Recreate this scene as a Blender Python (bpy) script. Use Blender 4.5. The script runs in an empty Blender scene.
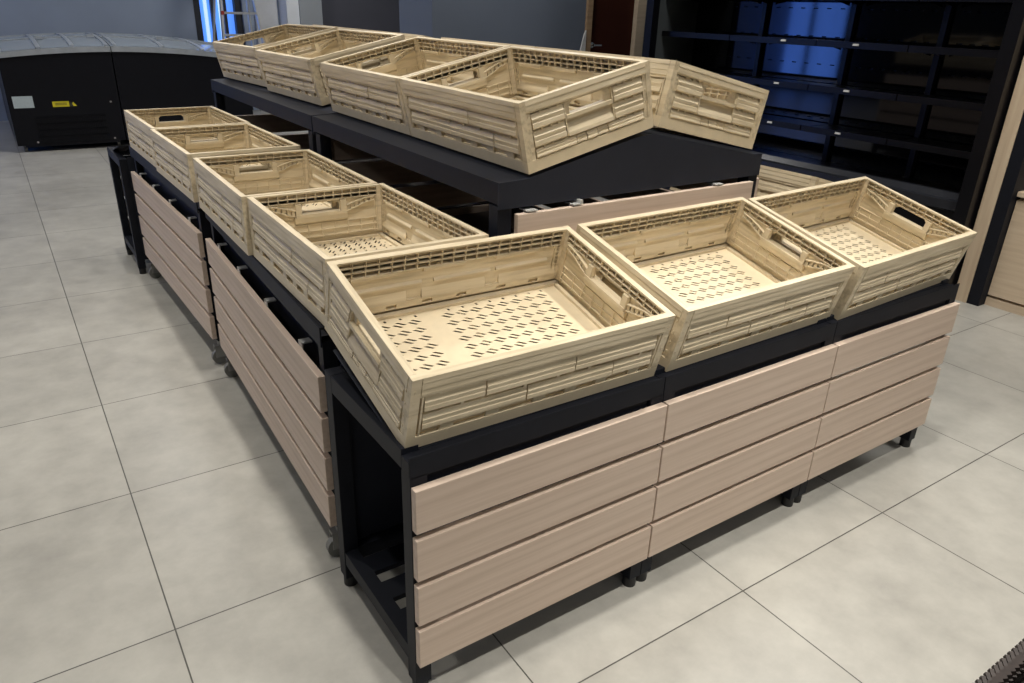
import bpy, bmesh, math, random
from mathutils import Matrix, Vector, Euler
from mathutils.geometry import delaunay_2d_cdt
random.seed(7)
S = bpy.context.scene
COL = S.collection

# ------------------------------------------------------------------ helpers
class MB:
    """collects solids and links them as ONE mesh object"""
    def __init__(s): s.v = []; s.f = []
    def add(s, vs, fs):
        n = len(s.v); s.v += [tuple(v) for v in vs]; s.f += [tuple(i + n for i in f) for f in fs]; return s
    def box(s, x0, x1, y0, y1, z0, z1):
        vs = [(x, y, z) for z in (z0, z1) for y in (y0, y1) for x in (x0, x1)]
        return s.add(vs, [(0, 2, 3, 1), (4, 5, 7, 6), (0, 1, 5, 4), (2, 6, 7, 3), (0, 4, 6, 2), (1, 3, 7, 5)])
    def prism(s, poly, a0, a1, axis='x'):
        """poly in the two other axes (x: (y,z); y: (x,z); z: (x,y)), extruded from a0 to a1"""
        def mk(p, a):
            return {'x': (a, p[0], p[1]), 'y': (p[0], a, p[1]), 'z': (p[0], p[1], a)}[axis]
        n = len(poly); vs = [mk(p, a0) for p in poly] + [mk(p, a1) for p in poly]
        fs = [tuple(range(n - 1, -1, -1)), tuple(range(n, 2 * n))] + [(i, (i + 1) % n, n + (i + 1) % n, n + i) for i in range(n)]
        return s.add(vs, fs)
    def bar(s, a, b, w, h=None):
        """rectangular bar from a to b"""
        a = Vector(a); b = Vector(b); h = h or w; d = (b - a).normalized()
        up = Vector((0, 0, 1)) if abs(d.z) < .95 else Vector((0, 1, 0))
        sx = d.cross(up).normalized() * w / 2; sy = sx.normalized().cross(d).normalized() * h / 2
        vs = [p + q for p in (a, b) for q in (-sx - sy, sx - sy, sx + sy, -sx + sy)]
        return s.add(vs, [(3, 2, 1, 0), (4, 5, 6, 7), (0, 1, 5, 4), (1, 2, 6, 5), (2, 3, 7, 6), (3, 0, 4, 7)])
    def cyl(s, a, b, r, n=16, r2=None):
        a = Vector(a); b = Vector(b); r2 = r if r2 is None else r2; d = (b - a).normalized()
        up = Vector((0, 0, 1)) if abs(d.z) < .95 else Vector((0, 1, 0))
        u = d.cross(up).normalized(); w = u.cross(d)
        vs = [p + (u * math.cos(t) + w * math.sin(t)) * q for p, q in ((a, r), (b, r2)) for t in [2 * math.pi * i / n for i in range(n)]]
        fs = [tuple(range(n - 1, -1, -1)), tuple(range(n, 2 * n))] + [(i, (i + 1) % n, n + (i + 1) % n, n + i) for i in range(n)]
        return s.add(vs, fs)
    def plate(s, outer, holes, t0, t1, axis='z'):
        """flat plate with polygonal holes, thickness t0..t1 along axis"""
        pts = []; faces = []
        for loop in [outer] + holes:
            faces.append(list(range(len(pts), len(pts) + len(loop)))); pts += [Vector(p) for p in loop]
        v, e, f, ov, oe, of = delaunay_2d_cdt(pts, [], faces, 1, 1e-6)
        keep = [t for t, o in zip(f, of) if o == [0]]
        def mk(p, a):
            return {'x': (a, p[0], p[1]), 'y': (p[0], a, p[1]), 'z': (p[0], p[1], a)}[axis]
        n = len(v); vs = [mk(p, t0) for p in v] + [mk(p, t1) for p in v]
        fs = [tuple(reversed(t)) for t in keep] + [tuple(i + n for i in t) for t in keep]
        cnt = {}
        for t in keep:
            for i in range(len(t)):
                cnt[(t[i], t[(i + 1) % len(t)])] = 1
        for (a, b) in cnt:
            if (b, a) not in cnt: fs.append((a, b, b + n, a + n))
        return s.add(vs, fs)
    def build(s, name, mat, parent=None, bevel=0, smooth=False):
        me = bpy.data.meshes.new(name); me.from_pydata(s.v, [], s.f)
        bm = bmesh.new(); bm.from_mesh(me); bmesh.ops.recalc_face_normals(bm, faces=bm.faces)
        if smooth:
            for fc in bm.faces: fc.smooth = True
        bm.to_mesh(me); bm.free()
        o = bpy.data.objects.new(name, me); COL.objects.link(o); me.materials.append(mat)
        if parent: o.parent = parent
        if bevel:
            m = o.modifiers.new('b', 'BEVEL'); m.width = bevel; m.segments = 2; m.limit_method = 'ANGLE'
        return o

def tag(o, label=None, cat=None, group=None, kind=None):
    for k, v in (('label', label), ('category', cat), ('group', group), ('kind', kind)):
        if v: o[k] = v
    return o
def thing(name, label, cat, group=None, mat=None):
    o = bpy.data.objects.new(name, None); COL.objects.link(o); o.empty_display_size = .1
    if mat is not None: o.matrix_world = mat
    return tag(o, label, cat, group)
def copy_tree(o, parent=None):
    c = o.copy(); COL.objects.link(c)
    if parent: c.parent = parent
    for ch in [q for q in bpy.data.objects if q.parent == o]: copy_tree(ch, c)
    return c
def struct(mb, name, mat, **k):
    return tag(mb.build(name, mat, **k), kind='structure')

# ------------------------------------------------------------------ materials
def newmat(name):
    m = bpy.data.materials.new(name); m.use_nodes = True
    return m, m.node_tree.nodes, m.node_tree.links, m.node_tree.nodes['Principled BSDF']
def ramp(n, stops):
    r = n.new('ShaderNodeValToRGB'); e = r.color_ramp.elements
    while len(e) < len(stops): e.new(.5)
    for q, (p, c) in zip(e, stops): q.position = p; q.color = (*c, 1)
    return r
def noise(n, l, scale, detail=4, vec=None, rough=.55, coord='Object'):
    tc = n.new('ShaderNodeTexCoord'); mp = n.new('ShaderNodeMapping'); mp.inputs['Scale'].default_value = scale
    l.new(tc.outputs[coord], mp.inputs[0]); t = n.new('ShaderNodeTexNoise'); t.inputs['Scale'].default_value = 1
    t.inputs['Detail'].default_value = detail; t.inputs['Roughness'].default_value = rough
    l.new(mp.outputs[0], t.inputs['Vector']); return t
def bump(n, l, src, b, strength=.3, dist=.002):
    u = n.new('ShaderNodeBump'); u.inputs['Strength'].default_value = strength; u.inputs['Distance'].default_value = dist
    l.new(src, u.inputs['Height']); l.new(u.outputs[0], b.inputs['Normal'])
def grain_mat(name, dark, mid, light, rough=.5, along=(3, 55, 55), bs=.25, spec=.4):
    m, n, l, b = newmat(name)
    t = noise(n, l, along, 5); r = ramp(n, [(.3, dark), (.5, mid), (.72, light)])
    l.new(t.outputs['Fac'], r.inputs[0]); l.new(r.outputs[0], b.inputs['Base Color'])
    b.inputs['Roughness'].default_value = rough; b.inputs['Specular IOR Level'].default_value = spec
    bump(n, l, t.outputs['Fac'], b, bs, .0015); return m
def plain(name, col, rough=.5, metal=0, var=.12, scale=14, spec=.5, bs=0):
    m, n, l, b = newmat(name)
    t = noise(n, l, (scale,) * 3, 3)
    r = ramp(n, [(.25, [c * (1 - var) for c in col]), (.75, [min(1, c * (1 + var)) for c in col])])
    l.new(t.outputs['Fac'], r.inputs[0]); l.new(r.outputs[0], b.inputs['Base Color'])
    b.inputs['Roughness'].default_value = rough; b.inputs['Metallic'].default_value = metal
    b.inputs['Specular IOR Level'].default_value = spec
    if bs: bump(n, l, t.outputs['Fac'], b, bs, .001)
    return m
def emit(name, c, s):
    m, n, l, b = newmat(name); b.inputs['Base Color'].default_value = (*c, 1)
    t = noise(n, l, (3, 3, .6), 2); r = ramp(n, [(.2, [x * .75 for x in c]), (.8, c)]); l.new(t.outputs['Fac'], r.inputs[0])
    l.new(r.outputs[0], b.inputs['Emission Color']); b.inputs['Emission Strength'].default_value = s; return m

CRATE = grain_mat('crate_plastic', (.52, .435, .295), (.71, .605, .43), (.79, .69, .515), .42, (5, 60, 60), .9, .45)
CRATE_S = plain('crate_plastic_smooth', (.71, .608, .435), .42, var=.06, scale=30)
SLAT = grain_mat('wood_laminate', (.55, .43, .345), (.63, .505, .415), (.69, .565, .475), .5, (2.2, 70, 70), .12, .35)
BLACK = plain('black_steel', (.0085, .010, .016), .55, var=.15, scale=25, spec=.22)
BLACKSHEET = plain('black_sheet', (.021, .024, .036), .6, var=.12, scale=9, spec=.22)
SHADEDWOOD = grain_mat('shaded_slats', (.05, .038, .03), (.07, .052, .042), (.09, .066, .052), .5)  # rack shelf boards: slat wood with the rack's shade put into its colour
GALV = plain('zinc_bracket', (.62, .62, .6), .4, .3)
CASTER = plain('caster_grey', (.30, .30, .29), .4, .3)
RUBBER = plain('wheel_rubber', (.19, .19, .18), .6)
FOOT = plain('rubber_foot', (.012, .012, .013), .5)

def floor_mat():
    m, n, l, b = newmat('floor_tiles')
    tc = n.new('ShaderNodeTexCoord'); mp = n.new('ShaderNodeMapping')
    mp.vector_type = 'POINT'
    T = .614; mp.inputs['Rotation'].default_value = (0, 0, .0046)
    mp.inputs['Location'].default_value = (.3862 + 20 * T, -.478 + 20 * T, 0)
    l.new(tc.outputs['Object'], mp.inputs[0])
    br = n.new('ShaderNodeTexBrick'); br.offset = 0; br.squash = 1
    br.inputs['Scale'].default_value = 1; br.inputs['Brick Width'].default_value = T; br.inputs['Row Height'].default_value = T
    br.inputs['Mortar Size'].default_value = .0018; br.inputs['Mortar Smooth'].default_value = .1; br.inputs['Bias'].default_value = 0
    br.inputs['Color1'].default_value = (.45, .45, .45, 1); br.inputs['Color2'].default_value = (.55, .55, .55, 1); br.inputs['Mortar'].default_value = (.5, .5, .5, 1)
    l.new(mp.outputs[0], br.inputs['Vector'])
    n1 = noise(n, l, (1.6, 1.6, 1), 6, rough=.6); n2 = noise(n, l, (9, 9, 1), 6, rough=.65)
    r1 = ramp(n, [(.3, (.31, .302, .28)), (.5, (.41, .40, .368)), (.7, (.50, .49, .45))])
    mx = n.new('ShaderNodeMath'); mx.operation = 'MULTIPLY_ADD'; mx.inputs[1].default_value = .5
    l.new(n2.outputs['Fac'], mx.inputs[0])
    sc = n.new('ShaderNodeMath'); sc.operation = 'MULTIPLY_ADD'; sc.inputs[1].default_value = .55; sc.inputs[2].default_value = -.03
    l.new(n1.outputs['Fac'], sc.inputs[0]); l.new(sc.outputs[0], mx.inputs[2])
    l.new(mx.outputs[0], r1.inputs[0])
    tv = n.new('ShaderNodeMix'); tv.data_type = 'RGBA'; tv.blend_type = 'OVERLAY'; tv.inputs['Factor'].default_value = .5
    l.new(r1.outputs[0], tv.inputs['A']); l.new(br.outputs['Color'], tv.inputs['B'])
    mo = n.new('ShaderNodeMix'); mo.data_type = 'RGBA'; mo.inputs['B'].default_value = (.085, .083, .075, 1)
    l.new(br.outputs['Fac'], mo.inputs['Factor']); l.new(tv.outputs['Result'], mo.inputs['A'])
    l.new(mo.outputs['Result'], b.inputs['Base Color'])
    rr = n.new('ShaderNodeMapRange'); rr.inputs['To Min'].default_value = .28; rr.inputs['To Max'].default_value = .42
    l.new(n2.outputs['Fac'], rr.inputs['Value']); l.new(rr.outputs[0], b.inputs['Roughness'])
    b.inputs['Specular IOR Level'].default_value = .4
    iv = n.new('ShaderNodeMath'); iv.operation = 'SUBTRACT'; iv.inputs[0].default_value = 1; l.new(br.outputs['Fac'], iv.inputs[1])
    bump(n, l, iv.outputs[0], b, .4, .002)
    return m
FLOOR = floor_mat()
WALL = plain('grey_paint', (.30, .355, .46), .8, var=.06, scale=2)
WALLDARK = plain('charcoal_paint', (.022, .025, .03), .7, var=.08, scale=2)
WALL2 = plain('blue_grey_paint', (.125, .15, .20), .75, var=.06, scale=2)
WALLMID = plain('slate_paint', (.085, .088, .115), .75, var=.06, scale=2)
LITPAINT = plain('lit_face_paint', (.78, .82, .88), .7, var=.03, scale=2)
WALLPALE = plain('pale_paint', (.33, .36, .40), .7, var=.05, scale=2)
CEIL = plain('ceiling_paint', (.42, .42, .41), .9, var=.04, scale=3)

# ------------------------------------------------------------------ produce crate
L, W, H = .617, .400, .1675
def slot(cx, cy, dx, dy, wx):
    return [(cx - dx - wx, cy - dy), (cx - dx + wx, cy - dy), (cx + dx + wx, cy + dy), (cx + dx - wx, cy + dy)]
def make_base():
    m = MB(); holes = []
    for (u0, nu) in ((-.272, 5), (-.037, 8)):
        for r in range(9):
            for c in range(nu):
                x = u0 + c * .0375 - .0016 * r; y = .143 - r * .0303
                for ox, oy in ((-.0052, -.0033), (.0052, .0033)):
                    holes.append(slot(x + ox, y + oy, -.0082, .0062, .0041))
        for c in range(nu): holes.append(slot(u0 + .012 + c * .0375, .163, -.0012, .0034, .0028))
    m.plate([(-L / 2 + .004, -W / 2 + .004), (L / 2 - .004, -W / 2 + .004), (L / 2 - .004, W / 2 - .004), (-L / 2 + .004, W / 2 - .004)], holes, .0114, .0125)
    t = .007
    m.box(-L / 2, L / 2, -W / 2, -W / 2 + t, 0, .028); m.box(-L / 2, L / 2, W / 2 - t, W / 2, 0, .028)
    m.box(-L / 2, -L / 2 + t, -W / 2 + t, W / 2 - t, 0, .028); m.box(L / 2 - t, L / 2, -W / 2 + t, W / 2 - t, 0, .028)
    for y in (-.184, .172): m.box(-L / 2 + t, L / 2 - t, y, y + .014, .0125, .020)      # low inner kerb
    for x in (-.294, .284): m.box(x, x + .010, -W / 2 + .024, W / 2 - .024, .0125, .020)
    for x in (-.2, 0, .2): m.box(x - .004, x + .004, -.17, .17, .004, .009)            # ribs below
    return m
def lap(m, a0, a1, z0, z1, out=-.0012, inn=.0048):
    """plank whose face leans outward towards its lower edge; wall faces -y, y = depth"""
    h = z1 - z0
    m.prism([(out + .003, z0), (out, z0 + .0035), (out + .0008, z0 + h * .36), (out + .0022, z0 + h * .40), (out + .0014, z0 + h * .68), (out + .0030, z0 + h * .72), (inn - .001, z1), (.009, z1), (.009, z0)], a0, a1, 'x')
WT = .0155                                                             # wall thickness
def make_side():
    """long wall: outer face at y=0, depth towards +y"""
    m = MB(); h = L / 2
    m.box(-h + .016, h - .016, .0085, .0105, .028, .1235); m.box(-h + .016, h - .016, .0005, .0018, .1225, .150)
    for s in (-1, 1):                                                    # corner posts
        a, b = sorted((s * h, s * (h - .019))); m.box(a, b, 0, WT, .028, H)
        c, d = sorted((s * (h - .0235), s * (h - .027))); m.box(c, d, .000, .0105, .03, .124)
        for z in (.05, .078, .108, .135):
            e, f = sorted((s * (h - .006), s * (h - .010))); m.box(e, f, -.0008, .001, z, z + .006)
    rows = [(.0415, .0765, (-.05, .17)), (.0840, .1185, (-.15, .06))]
    for z0, z1, cuts in rows:
        xs = [-h + .029] + list(cuts) + [h - .029]
        for i in range(len(xs) - 1):
            lap(m, xs[i] + .0016, xs[i + 1] - .0016, z0, z1, -.0012 - .0008 * (i % 2))
    for x in (-.24, -.14, -.03, .05, .13, .22): m.box(x, x + .030, .001, .009, .027, .0415)   # bridges above the base
    for x in (-.2, -.06, .02, .1, .24):
        m.box(x, x + .007, .003, .009, .0755, .0850); m.box(x - .05, x - .043, .003, .009, .1175, .1275)
    m.prism([(.0005, .1262), (-.0016, .130), (-.0006, .141), (-.0016, .1425), (-.0004, .1555), (-.0014, .157), (0, H), (.0018, H), (.0018, .1262)], -h + .020, h - .020, 'x')      # top board
    m.box(-h + .019, h - .019, .0016, WT - .0006, H - .0045, H)                                   # rim
    for z in (.1225, .1365, .1495): m.box(-h + .019, h - .019, .0065, WT - .0008, z, z + .0022)   # inner pocket grid, three rows
    m.box(-h + .019, h - .019, .0012, .0068, .1225, .1245)
    n = 19
    for i in range(n + 1):
        x = -h + .021 + (2 * h - .042) * i / n
        m.box(x - .0011, x + .0011, .0065, WT - .0008, .1225, .163)
    for a, b in ((-.22, -.10), (-.02, .09), (.15, .26)): m.prism([(.0105, .112), (.0160, .1165), (.0160, .123), (.0105, .123)], a, b, 'x')
    for a, b in ((-.255, -.105), (-.09, .06), (.09, .25)): m.prism([(.0105, .083), (.0160, .083), (.0155, .087), (.0105, .092)], a, b, 'x')
    for a, b in ((-.285, -.118), (-.080, .088), (.126, .285)): m.prism([(.0105, .043), (.0185, .043), (.0180, .046), (.0105, .068)], a, b, 'x')
    for a, b in ((-.118, -.080), (.088, .126)): m.box(a, b, .0105, .0165, .043, .0465)
    x = -.286
    for c in (-.235, -.14, -.03, .06, .15, .235):
        m.box(x, c, .0095, .0175, .0275, .0430); m.box(c, c + .026, .0095, .0175, .0275, .0305); m.box(c, c + .026, .0095, .0175, .0395, .0430); x = c + .026
    m.box(x, .286, .0095, .0175, .0275, .0430)
    for s in (-1, 1):
        a, b = sorted((s * .2775, s * .2735)); m.box(a, b, .0095, .0145, .0425, .1225)
        a, b = sorted((s * .290, s * .2865)); m.box(a, b, .0095, .0150, .028, .1225)
        for k in range(8): 
            a, b = sorted((s * .2865, s * .2775)); m.box(a, b, .0095, .0135, .034 + k * .0115, .037 + k * .0115)
    return m
def make_end():
    """short wall: outer face at y=0, depth towards +y, runs between the long walls"""
    m = MB(); h = W / 2 - WT - .0003
    hole = [(-.056, .106), (.056, .106), (.056, .1245), (.045, .1335), (-.045, .1335), (-.056, .1245)]
    m.plate([(-h, .028), (h, .028), (h, .139), (-h, .139)], [hole], .0078, .0100, 'y'); m.box(-h, h, .0005, .0018, .138, .15)
    for s in (-1, 1):
        a, b = sorted((s * h, s * (h - .011))); m.box(a, b, .0015, WT - .0006, .028, H - .004)
        for z in (.045, .07, .098, .128, .15):
            e, f = sorted((s * (h - .003), s * (h - .006))); m.box(e, f, .0002, .002, z, z + .005)
    m.prism([(.0008, .1385), (-.0012, .142), (-.0004, .155), (-.0014, .1565), (0, H), (.0018, H), (.0018, .1385)], -h, h, 'x')
    m.box(-h, h, .0016, WT - .0006, H - .0045, H)
    for z in (.1375, .1495): m.box(-h + .010, h - .010, .0065, WT - .0008, z, z + .0022)
    m.box(-h + .01, h - .01, .0012, .0068, .1375, .1395)
    n = 13
    for i in range(n + 1):
        x = -h + .011 + (2 * h - .022) * i / n; m.box(x - .0011, x + .0011, .0065, WT - .0008, .1375, .163)
    for z0, z1 in ((.0555, .0925), (.0975, .1335)):                    # outer blocks either side of the hand hole
        for a, b, q in ((-h + .0135, -.077, 0), (.077, h - .0135, 1)): lap(m, a, b, z0, z1, -.0018)
        for x in (-.146, -.119, -.095, .09, .112, .140): m.box(x, x + .0035, .001, .009, z1 - .001, z1 + .0066)
    for x in (-.146, -.119, .09, .112, .140): m.box(x, x + .0035, .001, .009, .0495, .0565)
    xs = [-h + .0135, -.048, -.016, .018, .052, h - .0135]
    for i in range(len(xs) - 1): lap(m, xs[i] + .0014, xs[i + 1] - .0014, .0295, .0505, -.0018 + .001 * (i % 2))
    lap(m, -.0745, -.0715, .056, .1335); lap(m, .0715, .0745, .056, .1335)
    m.prism([(-.0022, .0552), (-.0012, .0640), (.0085, .0860), (.0085, .0552)], -.0705, .0705, 'x')     # chute below the hand hole
    m.box(-.0705, .0705, -.0012, .0085, .0965, .1055)
    for z in (.034, .052, .0715): m.box(-h + .011, h - .011, .0095, .0140, z, z + .0026)                 # inner relief
    for i in range(9):
        x = -.160 + i * .040; m.box(x - .0013, x + .0013, .0095, .0136, .029, .0725)
    for s in (-1, 1):
        a, b = sorted((s * .172, s * .1685)); m.box(a, b, .0095, .0150, .028, .1375)
    return m
def make_grip():
    """moulded grip round the hand hole with its two bowed braces, inside of the end wall"""
    m = MB()
    m.box(-.0745, .0745, .0088, .0225, .0965, .1055)
    for s in (-1, 1):
        a, b = sorted((s * .0575, s * .0745)); m.box(a, b, .0098, .0205, .1055, .135)
        P = [(s * .0745, .1005), (s * .10, .108), (s * .13, .120), (s * .163, .126)]
        Q = [(s * .0745, .117), (s * .10, .125), (s * .13, .1335), (s * .163, .1365)]
        for X in (P, Q):
            for p, q in zip(X, X[1:]): m.bar((p[0], .0145, p[1]), (q[0], .0145, q[1]), .009, .0028)
        for k in range(6):
            t = (k + .5) / 6 * 3; i = min(int(t), 2); f = t - i
            p = [P[i][j] + (P[i + 1][j] - P[i][j]) * f for j in (0, 1)]; q = [Q[i][j] + (Q[i + 1][j] - Q[i][j]) * f for j in (0, 1)]
            m.bar((p[0], .0145, p[1]), (q[0], .0145, q[1]), .009, .0025)
    m.prism([(.0102, .074), (.0185, .082), (.0215, .0965), (.0102, .0965)], -.078, .078, 'x')
    for x in (-.05, 0, .05): m.box(x - .002, x + .002, .0224, .0232, .1005, .1025)
    return m
def make_crate():
    t = thing('produce_crate', 'x', 'crate')
    make_base().build('base', CRATE_S, t)
    sd = make_side().build('side_wall', CRATE, t); sd.location = (0, -W / 2, 0)
    s2 = sd.copy(); COL.objects.link(s2); s2.location = (0, W / 2, 0); s2.rotation_euler = (0, 0, math.pi)
    en = make_end().build('end_wall', CRATE, t); en.location = (L / 2, 0, 0); en.rotation_euler = (0, 0, math.pi / 2)
    make_grip().build('handle', CRATE_S, en)
    e2 = copy_tree(en, t); e2.location = (-L / 2, 0, 0); e2.rotation_euler = (0, 0, -math.pi / 2)
    return t
proto = make_crate(); used = [False]
def crate(mat, label, group):
    if used[0]: o = copy_tree(proto)
    else: o = proto; used[0] = True
    o.matrix_world = mat; tag(o, label, 'crate', group); return o
def basis(X, Y, Z, o):
    return Matrix(((X[0], Y[0], Z[0], o[0]), (X[1], Y[1], Z[1], o[1]), (X[2], Y[2], Z[2], o[2]), (0, 0, 0, 1)))
Tm = Matrix.Translation; Rz = lambda a: Matrix.Rotation(a, 4, 'Z')

FA = .252
def front_mat(x, y, z, yaw):
    return Tm((x, y, z)) @ Matrix.Rotation(FA, 4, 'X') @ Tm((L / 2, W / 2, .0005)) @ Rz(yaw)
GF = 'tilted crates along the front tables'
fl = ['tilted open beige crate on the corner table, beside the crate row along the aisle',
      'tilted open beige crate on the middle table of the front row',
      'tilted open beige crate on the front row end table beside the pale wood cabinet']
for i, (dx, yw) in enumerate(((-.0127, -.0105), (.0089, .0111), (.0119, .0361))):
    crate(front_mat(.0227 + i * .6297 + dx, .0511, .5847, yw), fl[i], GF)
def left_mat(k, i, off, yaw, p):
    ca, sa = math.cos(p['a']), math.sin(p['a'])
    y = p['y'] + i * p['p'] + (p['gap'] if i >= 2 else 0) + off
    M = basis((0, -1, 0), (ca, 0, sa), (-sa, 0, ca), (p['x'], y, p['z']))
    return M @ Tm((-L / 2, W / 2, .0005)) @ Rz(-yaw)
PL = dict(x=.0335, y=.4475, z=.670, a=.0042, p=.6072, gap=.1112)
ll = ['level beige crate in the low aisle row, touching the tilted corner crate',
      'level beige crate second from the corner crate in the low aisle row',
      'level beige crate third from the corner crate, just past the aisle cart gap',
      'level beige crate ending the low aisle row, next to the empty end table']
for i, (o, y) in enumerate(((-.007, .022), (.011, .0193), (-.0098, -.0142), (.0175, -.0177))):
    crate(left_mat('l', i, o, y, PL), ll[i], 'level crates along the aisle')
PT = dict(x=.5412, y=.4484, z=.9698, a=.2228, p=.6225, gap=.1562)
tl = ['raised crate above the gable panel, sloping towards the low aisle row',
      'raised crate second behind the gable panel on the aisle slope',
      'raised crate third behind the gable panel on the aisle slope',
      'raised crate at the far end of the aisle slope, below the step ladder']
for i, (o, y) in enumerate(((-.007, .003), (-.005, -.0052), (-.0376, -.0234), (.0375, -.0494))):
    crate(left_mat('t', i, o, y, PT), tl[i], 'raised crates on the aisle slope')
rl = ['raised crate above the black gable panel, sloping towards the dark cooler',
      'raised crate second behind the gable panel on the cooler slope',
      'raised crate third behind the gable panel on the cooler slope',
      'raised crate last on the cooler slope, behind the one below the ladder']
sa, ca = math.sin(.2154), math.cos(.2154)
for i in range(4):
    y = .4484 + i * .6225 + (.13 if i >= 2 else 0)
    M = basis((0, 1, 0), (-ca, 0, sa), (sa, 0, ca), (.9573, y, 1.0559))
    crate(M @ Tm((L / 2, -W / 2, .0005)), rl[i], 'raised crates on the cooler slope')
SIDE = Tm((2.14, .475, 0)) @ Rz(math.pi / 2)
crate(SIDE @ front_mat(.004, .0511, .5847, 0), 'tilted beige crate behind the front row, facing the cooler, only its back board showing', None)

# ------------------------------------------------------------------ display table (front row)
def slat_row(parent, n, x0, x1, y0, y1, z0, sh, sg, name='slat', mat=None):
    for j in range(n):
        z = z0 + j * (sh + sg)
        o = MB().box(-(x1 - x0) / 2, (x1 - x0) / 2, -(y1 - y0) / 2, (y1 - y0) / 2, -sh / 2, sh / 2).build(name, mat or SLAT, parent, bevel=.0015)
        o.location = ((x0 + x1) / 2, (y0 + y1) / 2, z + sh / 2)
def make_table():
    t = thing('display_table', 'x', 'display table'); w = .6315; q = .036
    for x in (.0, w - q):
        for (y, zt) in ((.0185, .55), (.394, .594)):
            lg = MB().box(x, x + q, y, y + q, .03, zt).build('leg', BLACK, t, bevel=.001)
            MB().cyl((x + q / 2, y + q / 2, 0), (x + q / 2, y + q / 2, .03), .017, 16).build('foot', FOOT, lg)
    m = MB()                                           # top frame
    m.box(0, w, .0185, .0215, .546, .592); m.box(0, w, .0215, .052, .5465, .5815); m.box(.03, w - .03, .052, .085, .570, .5835)
    m.box(.04, w - .04, .026, .048, .500, .541)
    m.box(.0, q, .052, .394, .552, .594); m.box(w - q, w, .052, .394, .552, .594)
    m.box(.06, w - .06, .394, .430, .60, .652)
    for x in (.10, w - .10):
        m.prism([(.052, .552), (.394, .62), (.394, .666), (.052, .5785)], x - .018, x + .018, 'x')
    m.build('top_frame', BLACK, t, bevel=.0012)
    MB().box(q, w - q, .4225, .4255, .115, .60).build('back_panel', BLACKSHEET, t)  # added black sheet, hides the lit floor so the underside reads dark
    MB().prism([(.085, .577), (.394, .6535), (.394, .6505), (.085, .574)], .01, w - .01, 'x').build('deck', BLACKSHEET, t)  # added black sheet, keeps the crate slots from showing lit floor
    b = MB()
    for x in (0, w - q): b.box(x + .002, x + q - .002, .0545, .394, .075, .112)
    b.box(q, w - q, .397, .427, .075, .112); b.box(q, w - q, .022, .05, .075, .112)
    for y in (.10, .20, .30): b.box(q - .004, w - q + .004, y, y + .06, .095, .108)
    b.build('bottom_shelf', BLACK, t)
    slat_row(t, 4, .0010, .6298, 0, .018, .0973, .0963, .016)
    return t
tab = make_table(); GT = 'slatted tables of the front row'
tl = ['black steel table with four pale wood slats at the corner of aisle and front row',
      'black steel table with four pale wood slats in the middle of the front row',
      'black steel table with four pale wood slats ending the front row beside the cabinet']
for i in range(3):
    o = tab if i == 0 else copy_tree(tab); o.location = (i * .6335, 0, 0)
    tag(o, tl[i], 'display table', GT)
o = copy_tree(tab); o.matrix_world = SIDE; tag(o, 'black slatted table behind the front row, holding the crate that faces the cooler', 'display table'); del o['group']
o = copy_tree(tab); o.matrix_world = Tm((.612, 3.545, 0)) @ Rz(math.pi + .0); tag(o, 'empty black steel table frame at the far end of the aisle carts', 'display table'); del o['group']

# ------------------------------------------------------------------ aisle carts on casters
def make_cart():
    t = thing('display_cart', 'x', 'display cart'); w = 1.2516; q = .034; d0 = -.022; d1 = -.405
    for x in (.02, w - .02 - q):
        for y in (d0 - q, d1):
            MB().box(x, x + q, y, y + q, .10, .622).build('leg', BLACK, t, bevel=.001)
            c = MB(); cx, cy = x + q / 2, y + q / 2
            c.cyl((cx, cy, .080), (cx, cy, .10), .016, 16); c.box(cx - .014, cx - .011, cy - .015, cy + .03, .03, .08); c.box(cx + .011, cx + .014, cy - .015, cy + .03, .03, .08); c.box(cx - .014, cx + .014, cy - .015, cy + .03, .074, .082)
            co = c.build('caster', CASTER, t)
            MB().cyl((cx - .0095, cy + .012, .031), (cx + .0095, cy + .012, .031), .031, 24).build('wheel', RUBBER, co, smooth=False)
    m = MB()
    m.box(0, w, -.012, -.016, .618, .667); m.box(0, w, -.016, -.055, .661, .667)
    m.box(0, w, d1, d1 + .03, .622, .667)
    for x in (0, w - q): m.box(x, x + q, d1 + .03, -.055, .622, .667)
    m.box(.054, w - .054, -.062, -.050, .44, .62)  # black sheet added to darken the gap between rail and slats
    for x in (.3, .62, .93): m.box(x, x + .05, d1 + .03, -.055, .650, .664)
    m.box(q, w - q, d1 + .03, -.055, .644, .648)  # added sheet that blocks light under the crate slots
    m.build('top_frame', BLACK, t, bevel=.0012)
    b = MB()
    for y in (d0 - q, d1): b.box(.02 + q, w - .02 - q, y + .003, y + q - .003, .13, .165)
    for x in (.02, w - .02 - q): b.box(x + .003, x + q - .003, d1 + q, d0 - q, .13, .165)
    for x in (.15, .45, .75, 1.05): b.box(x, x + .08, d1 + .01, d0 - q + .01, .165, .172)
    b.build('bottom_shelf', BLACK, t)
    for x in (.18, .50, .82, 1.10):
        k = MB(); k.box(x, x + .028, -.046, -.0185, .553, .556); k.box(x, x + .028, -.0215, -.0185, .515, .556); k.build('bracket', GALV, t)
    slat_row(t, 4, .004, w - .004, -.018, 0, .1189, .0936, .0171)
    return t
cart = make_cart()
def cart_mat(x, y, sl):     # local x runs along +y, local y points to the aisle
    a = math.atan(sl); c, s = math.cos(a), math.sin(a)
    return basis((s, c, 0), (-c, s, 0), (0, 0, 1), (x, y, 0))
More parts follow.
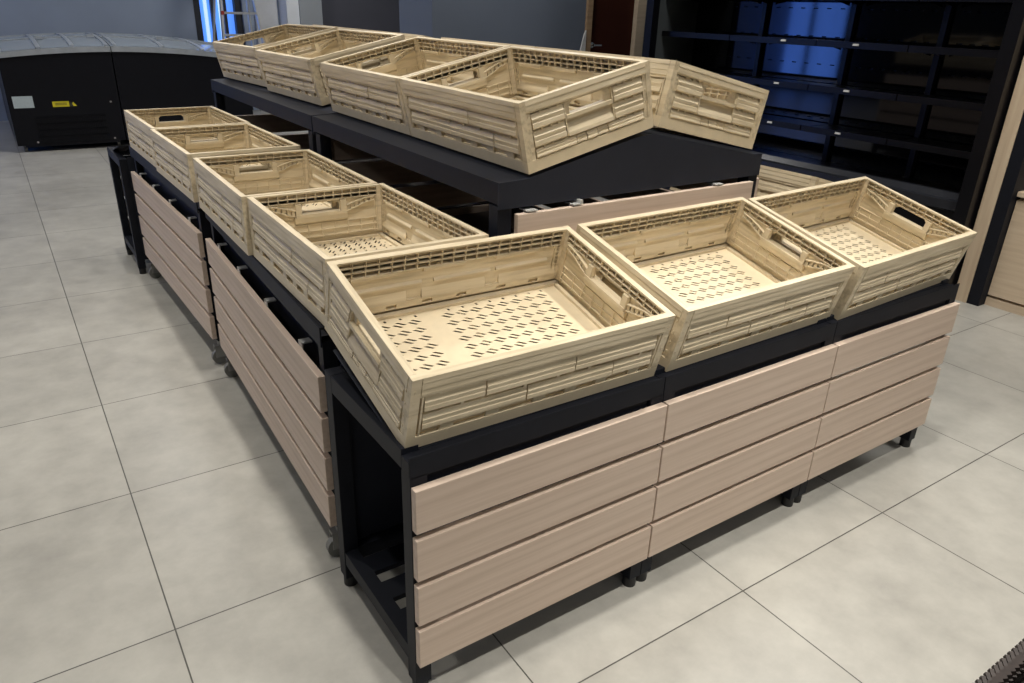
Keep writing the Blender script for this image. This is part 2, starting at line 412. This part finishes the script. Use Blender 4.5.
for i, (x, y, sl) in enumerate(((.0284 - .626 * .0385, .4901, .0385), (.029 + .626 * .0207, .4901 + 1.3202, -.0207))):
    o = cart if i == 0 else copy_tree(cart); o.matrix_world = cart_mat(x, y, sl)
    tag(o, ['low black cart with long wood slats along the aisle, next to the corner table',
            'low black cart with long wood slats along the aisle, next to the empty end table'][i], 'display cart', 'slatted carts along the aisle')

# ------------------------------------------------------------------ gabled top rack
def make_rack(y0, y1, label, near):
    t = thing('gable_rack', label, 'display rack', 'gabled racks of the top tier'); xl, xr, xm = .456, 1.392, .924; q = .04
    for y in (y0 + .004, y1 - q - .020):
        for x in (xl + .001, xr - q - .001):
            lg = MB().box(x, x + q, y, y + q, .02, .90).build('leg', BLACK, t, bevel=.001)
            MB().cyl((x + q / 2, y + q / 2, 0), (x + q / 2, y + q / 2, .02), .016, 12).build('foot', FOOT, lg)
    gab = [(xl, .893), (xr, .893), (xr, .957), (xr - .045, .958), (xm + .05, 1.034), (xm, 1.041), (xm - .05, 1.034), (xl + .08, .960), (xl, .957)]
    for a in (y0, y1 - .004): MB().prism(gab, a, a + .004, 'y').build('gable_panel', BLACKSHEET, t)
    m = MB(); m2 = MB()
    m.prism([(xl, .957), (xl + .08, .960), (xl + .08, .957), (xl + .003, .954), (xl + .003, .905), (xl, .905)], y0 + .004, y1 - .004, 'y')
    m2.prism([(xr, .957), (xr - .045, .958), (xr - .045, .955), (xr - .003, .954), (xr - .003, .905), (xr, .905)], y0 + .004, y1 - .004, 'y')
    m.build('top_rail', BLACK, t); m2.build('top_rail', BLACK, t)
    d = MB()
    d.prism([(xl + .08, .960), (xm - .02, 1.0355), (xm, 1.037), (xm, 1.033), (xm - .02, 1.031), (xl + .08, .9555)], y0 + .005, y1 - .005, 'y')
    d.prism([(xr - .045, .958), (xm + .02, 1.0345), (xm, 1.037), (xm, 1.033), (xm + .02, 1.030), (xr - .045, .954)], y0 + .005, y1 - .005, 'y')
    d.build('deck', BLACKSHEET, t)
    s = MB()
    for z in (.12, .50):
        for x in (xl + .002, xr - .032): s.box(x, x + .03, y0 + .045, y1 - .045, z, z + .03)
        for y in (y0 + .008, y1 - .040): s.box(xl + q, xr - q, y, y + .03, z, z + .03)
        nb = 4
        for k in range(nb):
            y = y0 + .045 + k * (y1 - y0 - .09) / nb; s.box(xl + .004, xr - .004, y + .004, y + (y1 - y0 - .09) / nb - .018, z + .03, z + .042)
    s.build('shelf', SHADEDWOOD, t)
    for k in range(4):                                   # slats closing the cooler side
        z = .45 + k * .112
        if z + .094 < .90:
            o = MB().box(-(y1 - y0) / 2 + .01, (y1 - y0) / 2 - .01, -.009, .009, -.047, .047).build('slat', SLAT, t, bevel=.0015)
            o.matrix_local = Tm((xr + .0095, (y0 + y1) / 2, z + .047)) @ Rz(math.pi / 2)
    for yy, zz in ((y1 + .0085, .4625), ) if near else ((y1 + .0085, .348), ):
        for k in range(4):
            z = zz + k * .1115
            o = MB().box(-.425, .425, -.008, .008, -.0475, .0475).build('slat', SLAT, t, bevel=.0015)
            o.location = (xm + .003, yy - .017, z + .0475)
    if near:
        for k in (3,):
            z = .448 + k * .112
            o = MB().box(-.425, .425, -.008, .008, -.048, .048).build('slat', SLAT, t, bevel=.0015)
            o.location = (xm + .003, y0 - .0085 + .0005, z + .048)
        for x, h in ((.53, .0), (.67, .008), (1.19, .0)):
            k = MB(); k.box(x, x + .03, y0 - .016, y0 + .02, .8835, .8865); k.box(x, x + .03, y0 + .0005, y0 + .003, .86, .8865)
            if h: k.box(x + .022, x + .03, y0 - .016, y0 + .02, .8865, .895)
            k.build('bracket', GALV, t)
    return t
make_rack(.443, 1.668, 'black gabled rack of the top tier with its gable panel facing the front row', True)
make_rack(1.682, 3.10, 'black gabled rack of the top tier farther from the front row, below the step ladder', False)

# ------------------------------------------------------------------ room shell
struct(MB().box(-6, 10, -5, 13, -.05, 0), 'floor', FLOOR)
struct(MB().box(-6, 10, -5, 13, 3.2, 3.25), 'ceiling', CEIL)
struct(MB().box(-6, 1.80, 9.3, 9.5, 0, 3.2), 'wall_back', WALL)
struct(MB().box(2.38, 3.0, 9.3, 9.5, 0, 3.2), 'wall_back.001', WALL)
struct(MB().box(1.80, 2.38, 9.3, 9.5, 2.5, 3.2).box(1.80, 2.38, 9.3, 9.5, 0, .62), 'wall_back.002', WALLDARK)
struct(MB().box(3.0, 3.29, 8.98, 9.5, 0, 3.2), 'wall_pillar', WALLPALE)
struct(MB().box(3.30, 10, 9.3, 9.5, 0, 3.2), 'wall_back.003', WALLMID)
struct(MB().box(2.84, 2.995, 9.0, 9.3, 0, 3.2), 'wall_pillar.001', LITPAINT)  # white box added for the pillar's lit side, its brightness put into paint
struct(MB().box(2.63, 4.22, 4.8, 5.40, 0, 3.2), 'wall_partition', WALL2)
struct(MB().box(4.95, 10, 4.8, 5.40, 0, 3.2), 'wall_partition.001', WALL2)
struct(MB().box(4.22, 4.95, 4.8, 5.40, 2.12, 3.2), 'wall_partition.002', WALL2)
struct(MB().box(4.25, 4.40, -5, 3.21, 0, 3.2), 'wall_right', WALLDARK)
struct(MB().box(-6, 10, -5.1, -5, 0, 3.2), 'wall_front', WALLDARK)
struct(MB().box(-5.3, -5.2, -5, 7.95, 0, 3.2), 'wall_left', WALLDARK)
struct(MB().box(-5.3, -5.2, 9.5, 13, 0, 3.2), 'wall_left.001', WALLDARK)
struct(MB().box(-5.3, -5.2, 7.95, 9.5, 0, .15).box(-5.3, -5.2, 7.95, 9.5, 2.7, 3.2), 'wall_left.002', WALLDARK)
BLUE = emit('daylight_glass', (.12, .30, 1.0), 5.5)
BLUE2 = emit('blue_film_glass', (.10, .30, 1.0), 1.0)
PALEW = emit('white_film_glass', (.55, .75, 1.0), .9)
FR = plain('window_frame_dark', (.03, .033, .04), .5)
w = struct(MB().box(-5.28, -5.27, 7.95, 9.5, .15, 2.7), 'window_1', BLUE)
f = MB()
for y in (7.95, 8.72, 9.44): f.box(-5.27, -5.20, y, y + .06, .15, 2.7)
f.box(-5.27, -5.20, 7.95, 9.5, .15, .21); f.box(-5.27, -5.20, 7.95, 9.5, 2.64, 2.7); f.build('window_frame', FR, w)
w = struct(MB().box(1.86, 2.36, 9.44, 9.45, .62, 2.5), 'window_2', BLUE2)
f = MB()
f.box(1.80, 1.87, 9.29, 9.5, .62, 2.5); f.box(2.30, 2.38, 9.35, 9.5, .62, 2.5)
for x in (2.02, 2.17): f.box(x, x + .035, 9.38, 9.44, .62, 2.5)
f.box(1.86, 2.34, 9.38, 9.44, .62, .66); f.build('window_frame', FR, w)
g = MB(); g.box(1.945, 1.985, 9.425, 9.435, .62, 2.5); g.box(2.12, 2.15, 9.425, 9.435, .62, 2.5); g.build('window_film', PALEW, w)
# door in the partition
DOORW = plain('door_brown', (.05, .015, .010), .5, var=.1, scale=4, spec=.1)
JAMB = grain_mat('door_jamb_oak', (.30, .20, .12), (.37, .25, .155), (.42, .30, .19), .5)
OAKJ = grain_mat('pale_jamb', (.52, .42, .31), (.57, .47, .355), (.62, .52, .40), .5)
CHROME = plain('chrome', (.7, .7, .7), .2, 1)
d = struct(MB().box(4.285, 4.834, 4.83, 4.87, .005, 2.05), 'door_1', DOORW)
f = MB(); f.box(4.222, 4.283, 4.775, 4.90, 0, 2.115); f.box(4.283, 4.835, 4.775, 4.90, 2.055, 2.115)
f.build('door_frame', JAMB, d)
MB().box(4.835, 4.94, 4.775, 4.90, 0, 2.115).build('door_jamb', OAKJ, d)
h = MB(); h.cyl((4.335, 4.83, 1.03), (4.335, 4.782, 1.03), .010, 12); h.bar((4.33, 4.785, 1.03), (4.42, 4.785, 1.03), .014); h.cyl((4.335, 4.83, 1.03), (4.335, 4.822, 1.03), .026, 16)
h.build('door_handle', CHROME, d)
PAPER = plain('white_sheet', (.62, .63, .64), .7, var=.05)
p = MB().prism([(4.10, .78), (4.21, .78), (4.205, 1.16), (4.185, 1.12)], 4.755, 4.772, 'y').box(4.13, 4.20, 4.757, 4.770, .0, .78)
tag(p.build('cloth_sheet', PAPER), 'white sheet hanging beside the oak frame of the brown door', 'sheet')
tag(MB().box(2.52, 2.80, 9.25, 9.285, .0, 1.42).build('white_board', PAPER), 'narrow white board leaning on the back wall behind the ladder', 'board')

# ------------------------------------------------------------------ step ladder
ALU = plain('aluminium', (.62, .63, .64), .35, .6)
RED = plain('red_plastic', (.35, .04, .03), .5)
lad = thing('step_ladder', 'aluminium step ladder standing in front of the blue window', 'ladder', mat=Tm((2.14, 8.72, 0)))
def rung(m, z0, a, b): m.bar(a, b, .03, .045)
def LX(s, z): return s * (.30 - .085 * z)           # rails converge upward
for s in (-1, 1):
    MB().bar((LX(s, 0), -.35, .0), (LX(s, 1.9), .0, 1.9), .022, .06).build('rail', ALU, lad)
    MB().bar((LX(s, 0), .45, .0), (LX(s, 1.85), .05, 1.85), .02, .045).build('rear_rail', ALU, lad)
for k in range(1, 8):
    z = k * .235; y = -.35 + .35 * z / 1.9
    st = MB().box(LX(-1, z), LX(1, z), y - .035, y + .035, z - .012, z + .012).build('step', ALU, lad)
    if k == 5: MB().box(LX(-1, z) - .014, LX(-1, z) + .02, y - .037, y - .02, z - .02, z + .02).build('end_cap', RED, st)
MB().box(LX(-1, 1.9), LX(1, 1.9), -.06, .1, 1.88, 1.91).build('top_cap', ALU, lad)

# ------------------------------------------------------------------ island freezers
FBLK = plain('freezer_black', (.006, .0065, .010), .4, var=.1, spec=.2)
FGREY = plain('freezer_trim', (.45, .49, .54), .35, .4)
FIN = plain('freezer_liner', (.50, .56, .64), .6)
STW = plain('sticker_white', (.50, .58, .62), .5, var=.06, scale=60)
STY = plain('sticker_yellow', (.72, .62, .02), .5, var=.05)
INK = plain('sticker_ink', (.05, .05, .03), .6)
SCREW = plain('screw_steel', (.45, .42, .42), .4, .5)
def glass_mat():
    m, n, l, b = newmat('freezer_glass')
    t = n.new('ShaderNodeBsdfTransparent'); t.inputs[0].default_value = (.62, .70, .78, 1)
    g = n.new('ShaderNodeBsdfGlossy'); g.inputs['Roughness'].default_value = .08; g.inputs['Color'].default_value = (.8, .85, .9, 1)
    fr = n.new('ShaderNodeFresnel'); fr.inputs[0].default_value = 2.3
    mx = n.new('ShaderNodeMixShader'); l.new(fr.outputs[0], mx.inputs[0]); l.new(t.outputs[0], mx.inputs[1]); l.new(g.outputs[0], mx.inputs[2])
    df = n.new('ShaderNodeBsdfDiffuse'); df.inputs[0].default_value = (.50, .57, .65, 1); m2 = n.new('ShaderNodeMixShader'); m2.inputs[0].default_value = .38
    l.new(mx.outputs[0], m2.inputs[1]); l.new(df.outputs[0], m2.inputs[2]); l.new(m2.outputs[0], n['Material Output'].inputs[0]); return m
GLASS = glass_mat()
X0, XM, X1 = -.352, .538, 1.76
def arch(x): u = (x - XM) / .89; return .862 - .05 * u * u
FZ = Tm((0, 7.1, 0)) @ Rz(-.0)
def freezer(a, b, label, details):
    t = thing('island_freezer', label, 'freezer', 'island freezers by the back wall', FZ); D = 1.95
    N = 14; xs = [a + (b - a) * i / N for i in range(N + 1)]
    m = MB(); m.prism([(a, .06), (b, .06)] + [(x, arch(x) - .012) for x in reversed(xs)], 0, .03, 'y')
    m.prism([(a, .06), (b, .06)] + [(x, arch(x) - .012) for x in reversed(xs)], D - .03, D, 'y')
    m.box(a, a + .05, .03, D - .03, .06, arch(a) - .03); m.box(b - .05, b, .03, D - .03, .06, arch(b) - .03)
    m.box(a + .05, b - .05, .03, D - .03, .06, .12)
    m.build('body', FBLK, t, bevel=.002)
    MB().box(a + .05, b - .05, .03, D - .03, .60, .64).build('liner', FIN, t)
    r = MB()                                                         # arched end trims and side trims
    for y0, y1 in ((-.015, .045), (D - .045, D + .015)):
        up = [(x, arch(x) + .034) for x in xs]; lo = [(x, arch(x) - .012) for x in reversed(xs)]
        r.prism(lo[::-1] + up[::-1], y0, y1, 'y')
    for x in (a, b - .03): r.box(x, x + .03, .045, D - .045, arch(x) - .03, arch(x) + .012)
    r.build('lid_trim', FGREY, t)
    def lidz(x, y): v = (y - .02) / (D - .04); return arch(x) + .036 + .055 * math.sin(math.pi * min(1, max(0, v)) ) ** .7 * 1.0
    gv, gf = [], []; MN = 16
    for j in range(MN + 1):
        for x in xs: gv.append((x, .02 + (D - .04) * j / MN, lidz(x, .02 + (D - .04) * j / MN)))
    nx = N + 1
    for j in range(MN):
        for i in range(N): gf.append((j * nx + i, j * nx + i + 1, (j + 1) * nx + i + 1, (j + 1) * nx + i))
    n0 = len(gv); gv += [(v[0], v[1], v[2] - .006) for v in gv[:n0]]
    gf += [tuple(q + n0 for q in reversed(ff)) for ff in gf[:]]
    MB().add(gv, gf).build('glass_lid', GLASS, t, smooth=True)
    bars = MB()
    for fx in (.03, .36, .66, .97):
        x = a + (b - a) * fx
        for j in range(MN): 
            ya, yb = .02 + (D - .04) * j / MN, .02 + (D - .04) * (j + 1) / MN
            bars.bar((x, ya, lidz(x, ya) + .006), (x, yb, lidz(x, yb) + .006), .035 if fx in (.36, .66) else .03, .012)
    for fy in (.33, .66):
        for i in range(N): bars.bar((xs[i], D * fy, lidz(xs[i], D * fy) + .006), (xs[i + 1], D * fy, lidz(xs[i + 1], D * fy) + .006), .03, .011)
    bars.build('lid_frame', FGREY, t)
    for fx in (.42, .9):
        x = a + (b - a) * fx; MB().box(x - .03, x + .03, .5, .56, lidz(x, .5) + .010, lidz(x, .5) + .035).build('handle', FGREY, t)
    k = MB(); k.box(a + .06, b - .06, .0, .02, .045, .06); k.build('kick_plate', FBLK, t)
    for x in (a + .06, b - .06):
        for y in (.07, D - .07):
            c = MB(); c.cyl((x, y, .045), (x, y, .065), .02, 12); c.cyl((x - .012, y, .026), (x + .012, y, .026), .026, 18); c.build('caster', RUBBER, t)
    if details:
        v = MB()
        for i in range(4):
            z = .30 - i * .058
            v.box(-.17, .40, -.008, .0, z, z + .004); v.box(-.17, .40, -.002, .0, z - .05, z)
            for j in range(38): v.box(-.168 + j * .015, -.161 + j * .015, -.007, -.002, z - .048, z - .004)
        v.build('vent_grille', FBLK, t)
        MB().box(-.313, -.158, -.0015, .0, .385, .485).build('label', STW, t)['label'] = 'white label sticker'
        y = MB().box(-.014, .118, -.0015, .0, .385, .432).build('warning_label', STY, t); y['label'] = 'yellow warning sticker'
        i = MB()
        for zz in (.4005, .409, .4165): i.box(.008, .098, -.0022, -.0015, zz, zz + .003)
        i.prism([(.118, .386), (.150, .386), (.134, .431)], -.0018, -.0004, 'y'); i.build('print', INK, y)
        MB().prism([(.1345, .388), (.178, .388), (.150, .426)], -.0016, -.0002, 'y').build('warning_triangle', STY, t)
        sc = MB()
        for (x, z) in ((.46, .415), (.44, .085), (-.19, .085)): sc.cyl((x, -.004, z), (x, 0, z), .009, 10)
        sc.build('screw', SCREW, t)
    return t
freezer(X0, XM - .004, 'black island freezer with white and yellow stickers above its vent grille', True)
freezer(XM + .004, X1, 'plain black island freezer end behind the raised crates, joined to the stickered one', False)

# ------------------------------------------------------------------ multideck cooler along the wall
CBLK = plain('cooler_black', (.005, .005, .007), .3, var=.1, spec=.25)
CGREY = plain('cooler_inner_side', (.075, .085, .09), .45, var=.05, scale=3)
CBACK = plain('cooler_back_panel', (.04, .042, .048), .05, .92, var=.05, scale=3)
CBUMP = plain('cooler_bumper', (.03, .032, .04), .3, .3)
co = thing('multideck_cooler', 'long unlit black open cooler along the wall with empty shelves', 'cooler')
YB = [3.15, 2.53, 1.88, 1.32, .80]
m = MB(); m.box(3.52, 3.95, .80, 3.15, .10, .47); m.box(3.52, 3.92, .80, 3.15, .02, .10); m.box(3.93, 4.0, .80, 3.15, .47, 2.1); m.box(3.50, 4.0, .80, 3.15, 1.93, 2.1)
m.build('cabinet_body', CBLK, co)
b = MB(); b.prism([(3.47, .455), (3.52, .44), (3.56, .44), (3.56, .53), (3.53, .53), (3.50, .505), (3.47, .50)], .80, 3.15, 'y'); b.build('bumper', CBUMP, co)
MB().box(3.56, 3.93, .80, 3.15, .47, .485).build('deck', CBLK, co)
for i in range(4):
    y1, y0 = YB[i], YB[i + 1]; p = MB(); holes = []
    for r in range(9):
        for c in range(6):
            yy = y0 + .09 + c * (y1 - y0 - .18) / 5; zz = .58 + r * .16
            holes.append([(yy - .016, zz), (yy + .016, zz), (yy + .016, zz + .006), (yy - .016, zz + .006)])
    p.plate([(y0 + .006, .487), (y1 - .006, .487), (y1 - .006, 1.925), (y0 + .006, 1.925)], holes, 3.915, 3.918, 'x'); p.build('back_panel', CBACK, co)
for y in YB[1:4]: MB().box(3.885, 3.915, y - .016, y + .016, .487, 1.925).build('upright', CBLK, co)
for z in (.72, .955, 1.20, 1.445, 1.69):
    for i in range(4):
        y1, y0 = YB[i], YB[i + 1]
        s = MB(); s.box(3.60, 3.884, y0 + .004, y1 - .004, z - .012, z); s.box(3.585, 3.60, y0 + .004, y1 - .004, z - .022, z + .012)
        so = s.build('shelf', CBLK, co)
        for y in (y0 + .03, y1 - .04): MB().prism([(3.885, z - .012), (3.885, z - .045), (3.75, z - .02), (3.75, z - .012)], y, y + .004, 'y').build('bracket', CBLK, so)
        if i in (1, 2): MB().prism([(3.577, z - .006), (3.585, z - .008), (3.585, z + .004), (3.582, z + .004)], (y0 + y1) / 2 - .035 - .2 + .12 * i, (y0 + y1) / 2 - .2 + .12 * i, 'y').build('glint_clip', GALV, so)  # pale clips added to mimic ceiling light glints on the shelf lips
MB().box(3.53, 3.95, 3.15, 3.20, .02, 2.1).build('end_panel', CGREY, co)
MB().box(3.47, 3.53, 3.14, 3.205, .02, 2.1).build('end_post', CBLK, co)
MB().box(3.44, 3.95, .735, .80, .02, 2.1).build('end_panel', CBLK, co)

# ------------------------------------------------------------------ pale wood shelving cabinet beside the cooler
OAK = grain_mat('pale_oak', (.62, .48, .335), (.69, .55, .395), (.75, .62, .455), .5, (50, 50, 3), .1)
OAKH = grain_mat('pale_oak_front', (.64, .505, .36), (.71, .57, .415), (.76, .63, .475), .5, (50, 4, 50), .1)
BROWNBK = plain('brown_back_board', (.075, .05, .04), .6, var=.1, scale=3)
cb = thing('shelving_cabinet', 'pale oak shelving cabinet with black post beside the cooler', 'cabinet')
MB().box(3.515, 4.2, .656, .722, 0, 2.2).build('end_panel', OAK, cb, bevel=.001)
MB().box(3.520, 4.2, .596, .655, 0, 2.2).build('post', BLACK, cb)
MB().box(3.62, 4.18, -1.3, .595, .0, .565).build('base_cabinet', OAKH, cb)
for a, b in ((-.02, .592), (-.66, -.03), (-1.3, -.67)):
    MB().box(3.578, 3.618, a, b, .056, .548).build('door', OAKH, cb, bevel=.001)
MB().box(3.582, 3.618, -1.3, .594, .0, .044).build('plinth', OAKH, cb)
MB().box(3.565, 4.18, -1.3, .594, .565, .590).build('counter', OAKH, cb, bevel=.002)
MB().box(4.12, 4.18, -1.3, .595, .592, 2.1).build('back_board', BROWNBK, cb)
for z in (1.15, 1.6): MB().box(3.80, 4.12, -1.3, .595, z, z + .025).build('shelf', OAKH, cb)

# ------------------------------------------------------------------ wicker basket, only its rim in view
WICK = plain('dark_wicker', (.014, .010, .009), .6, var=.35, scale=60)
WICK2 = plain('dark_wicker_light', (.030, .021, .019), .6, var=.35, scale=60)
bk = thing('wicker_basket', 'dark brown wicker basket with braided rim at the edge of the aisle', 'basket')
bx0, bx1, by0, by1, bz = .28, 1.02, -1.15, -.752, .45
m = MB()
for k in range(15):                                       # upright stakes along the sides
    pass
def stakes(p, q, n):
    for i in range(n):
        t = (i + .5) / n; x = p[0] + (q[0] - p[0]) * t; y = p[1] + (q[1] - p[1]) * t
        m.cyl((x, y, .01), (x, y, bz - .02), .0038, 6)
stakes((bx0, by1), (bx1, by1), 62); stakes((bx0, by0), (bx1, by0), 62); stakes((bx0, by0), (bx0, by1), 34); stakes((bx1, by0), (bx1, by1), 34)
m.box(bx0, bx1, by0, by1, .0, .012)
for i in range(20):
    z = .02 + i * .0205; e = .0035 * (1 if i % 2 else -1)
    for (a, b) in (((bx0, by1 + e), (bx1, by1 + e)), ((bx0, by0 + e), (bx1, by0 + e)), ((bx0 + e, by0), (bx0 + e, by1)), ((bx1 + e, by0), (bx1 + e, by1))):
        m.bar((a[0], a[1], z), (b[0], b[1], z), .005, .012)
m.build('woven_body', WICK, bk)
r = MB()
def braid(p, q, n):
    p = Vector(p); q = Vector(q); d = (q - p) / n; nrm = Vector((0, 0, 1)).cross(d.normalized())
    for i in range(n):
        a = p + d * i
        r.bar(a - nrm * .012 + Vector((0, 0, -.006)), a + d * 1.7 + nrm * .012 + Vector((0, 0, .006)), .006, .008)
        r.bar(a + nrm * .012 + Vector((0, 0, -.006)), a + d * 1.7 - nrm * .012 + Vector((0, 0, .010)), .006, .008)
braid((bx0, by1, bz - .012), (bx1, by1, bz - .012), 60); braid((bx0, by0, bz - .012), (bx1, by0, bz - .012), 60)
braid((bx0, by0, bz - .012), (bx0, by1, bz - .012), 34); braid((bx1, by0, bz - .012), (bx1, by1, bz - .012), 34)
r.build('braided_rim', WICK2, bk)

# ------------------------------------------------------------------ camera
cam = bpy.data.cameras.new('camera'); co_ = bpy.data.objects.new('camera', cam); COL.objects.link(co_)
cam.sensor_width = 36; cam.sensor_fit = 'HORIZONTAL'; cam.lens = 743.05 / 1024 * 36; cam.clip_start = .02
co_.location = (-.4917, -1.0024, 1.3313); co_.rotation_euler = (1.1482, -.0301, -.5913); S.camera = co_

# ------------------------------------------------------------------ light: ceiling spots and panels, daylight behind the blue glass
def area(name, loc, size, power, col, target=None, shape='DISK'):
    d = bpy.data.lights.new(name, 'AREA'); d.shape = shape; d.size = size; d.energy = power; d.color = col
    o = bpy.data.objects.new(name, d); COL.objects.link(o); o.location = loc
    if target is not None: o.rotation_euler = (Vector(target) - Vector(loc)).to_track_quat('-Z', 'Y').to_euler()
    return o
def spot(name, loc, target, power, col, ang=70, blend=.6, r=.05):
    d = bpy.data.lights.new(name, 'SPOT'); d.energy = power; d.color = col; d.spot_size = math.radians(ang); d.spot_blend = blend; d.shadow_soft_size = r
    o = bpy.data.objects.new(name, d); COL.objects.link(o); o.location = loc
    o.rotation_euler = (Vector(target) - Vector(loc)).to_track_quat('-Z', 'Y').to_euler(); return o
WARM = (1.0, .95, .86); NEUT = (1.0, .97, .92)
for x, y, p, a in ((.2, -1.15, 120, 92), (1.35, -1.15, 150, 84), (.2, .04, 80, 95), (1.3, .04, 105, 56), (.2, 1.6, 75, 70), (1.3, 1.75, 85, 50), (.2, 2.9, 65, 70),
                   (-.55, .2, 48, 95), (-.55, 1.7, 58, 95), (-.55, 3.3, 60, 95)):
    spot('track_spot', (x, y, 3.1), (x, y, 0), p, WARM, a, .7, .045)
spot('track_spot', (2.3, -.9, 3.1), (3.62, .2, .45), 150, WARM, 42, .8, .06)  # added lamp without a known fixture, brightens the oak cabinet front
for x, y, p in ((-2.6, -3, 16), (0, -3, 9), (3, -3, 8), (-2.6, 3, 22), (-2.6, 6.5, 30), (.6, 6.0, 34), (3, 4, 24), (3, 7.5, 30), (2.9, .6, 34)): area('ceiling_panel', (x, y, 3.15), .6, p, NEUT)
wd = bpy.data.worlds.new('world'); S.world = wd; wd.use_nodes = True
wd.node_tree.nodes['Background'].inputs[0].default_value = (.05, .055, .06, 1)

S.view_settings.view_transform = 'Standard'; S.view_settings.look = 'None'
S.view_settings.gamma = 1; S.view_settings.exposure = .10; S.view_settings.use_curve_mapping = False
S.cycles.use_denoising = True; S.cycles.max_bounces = 8
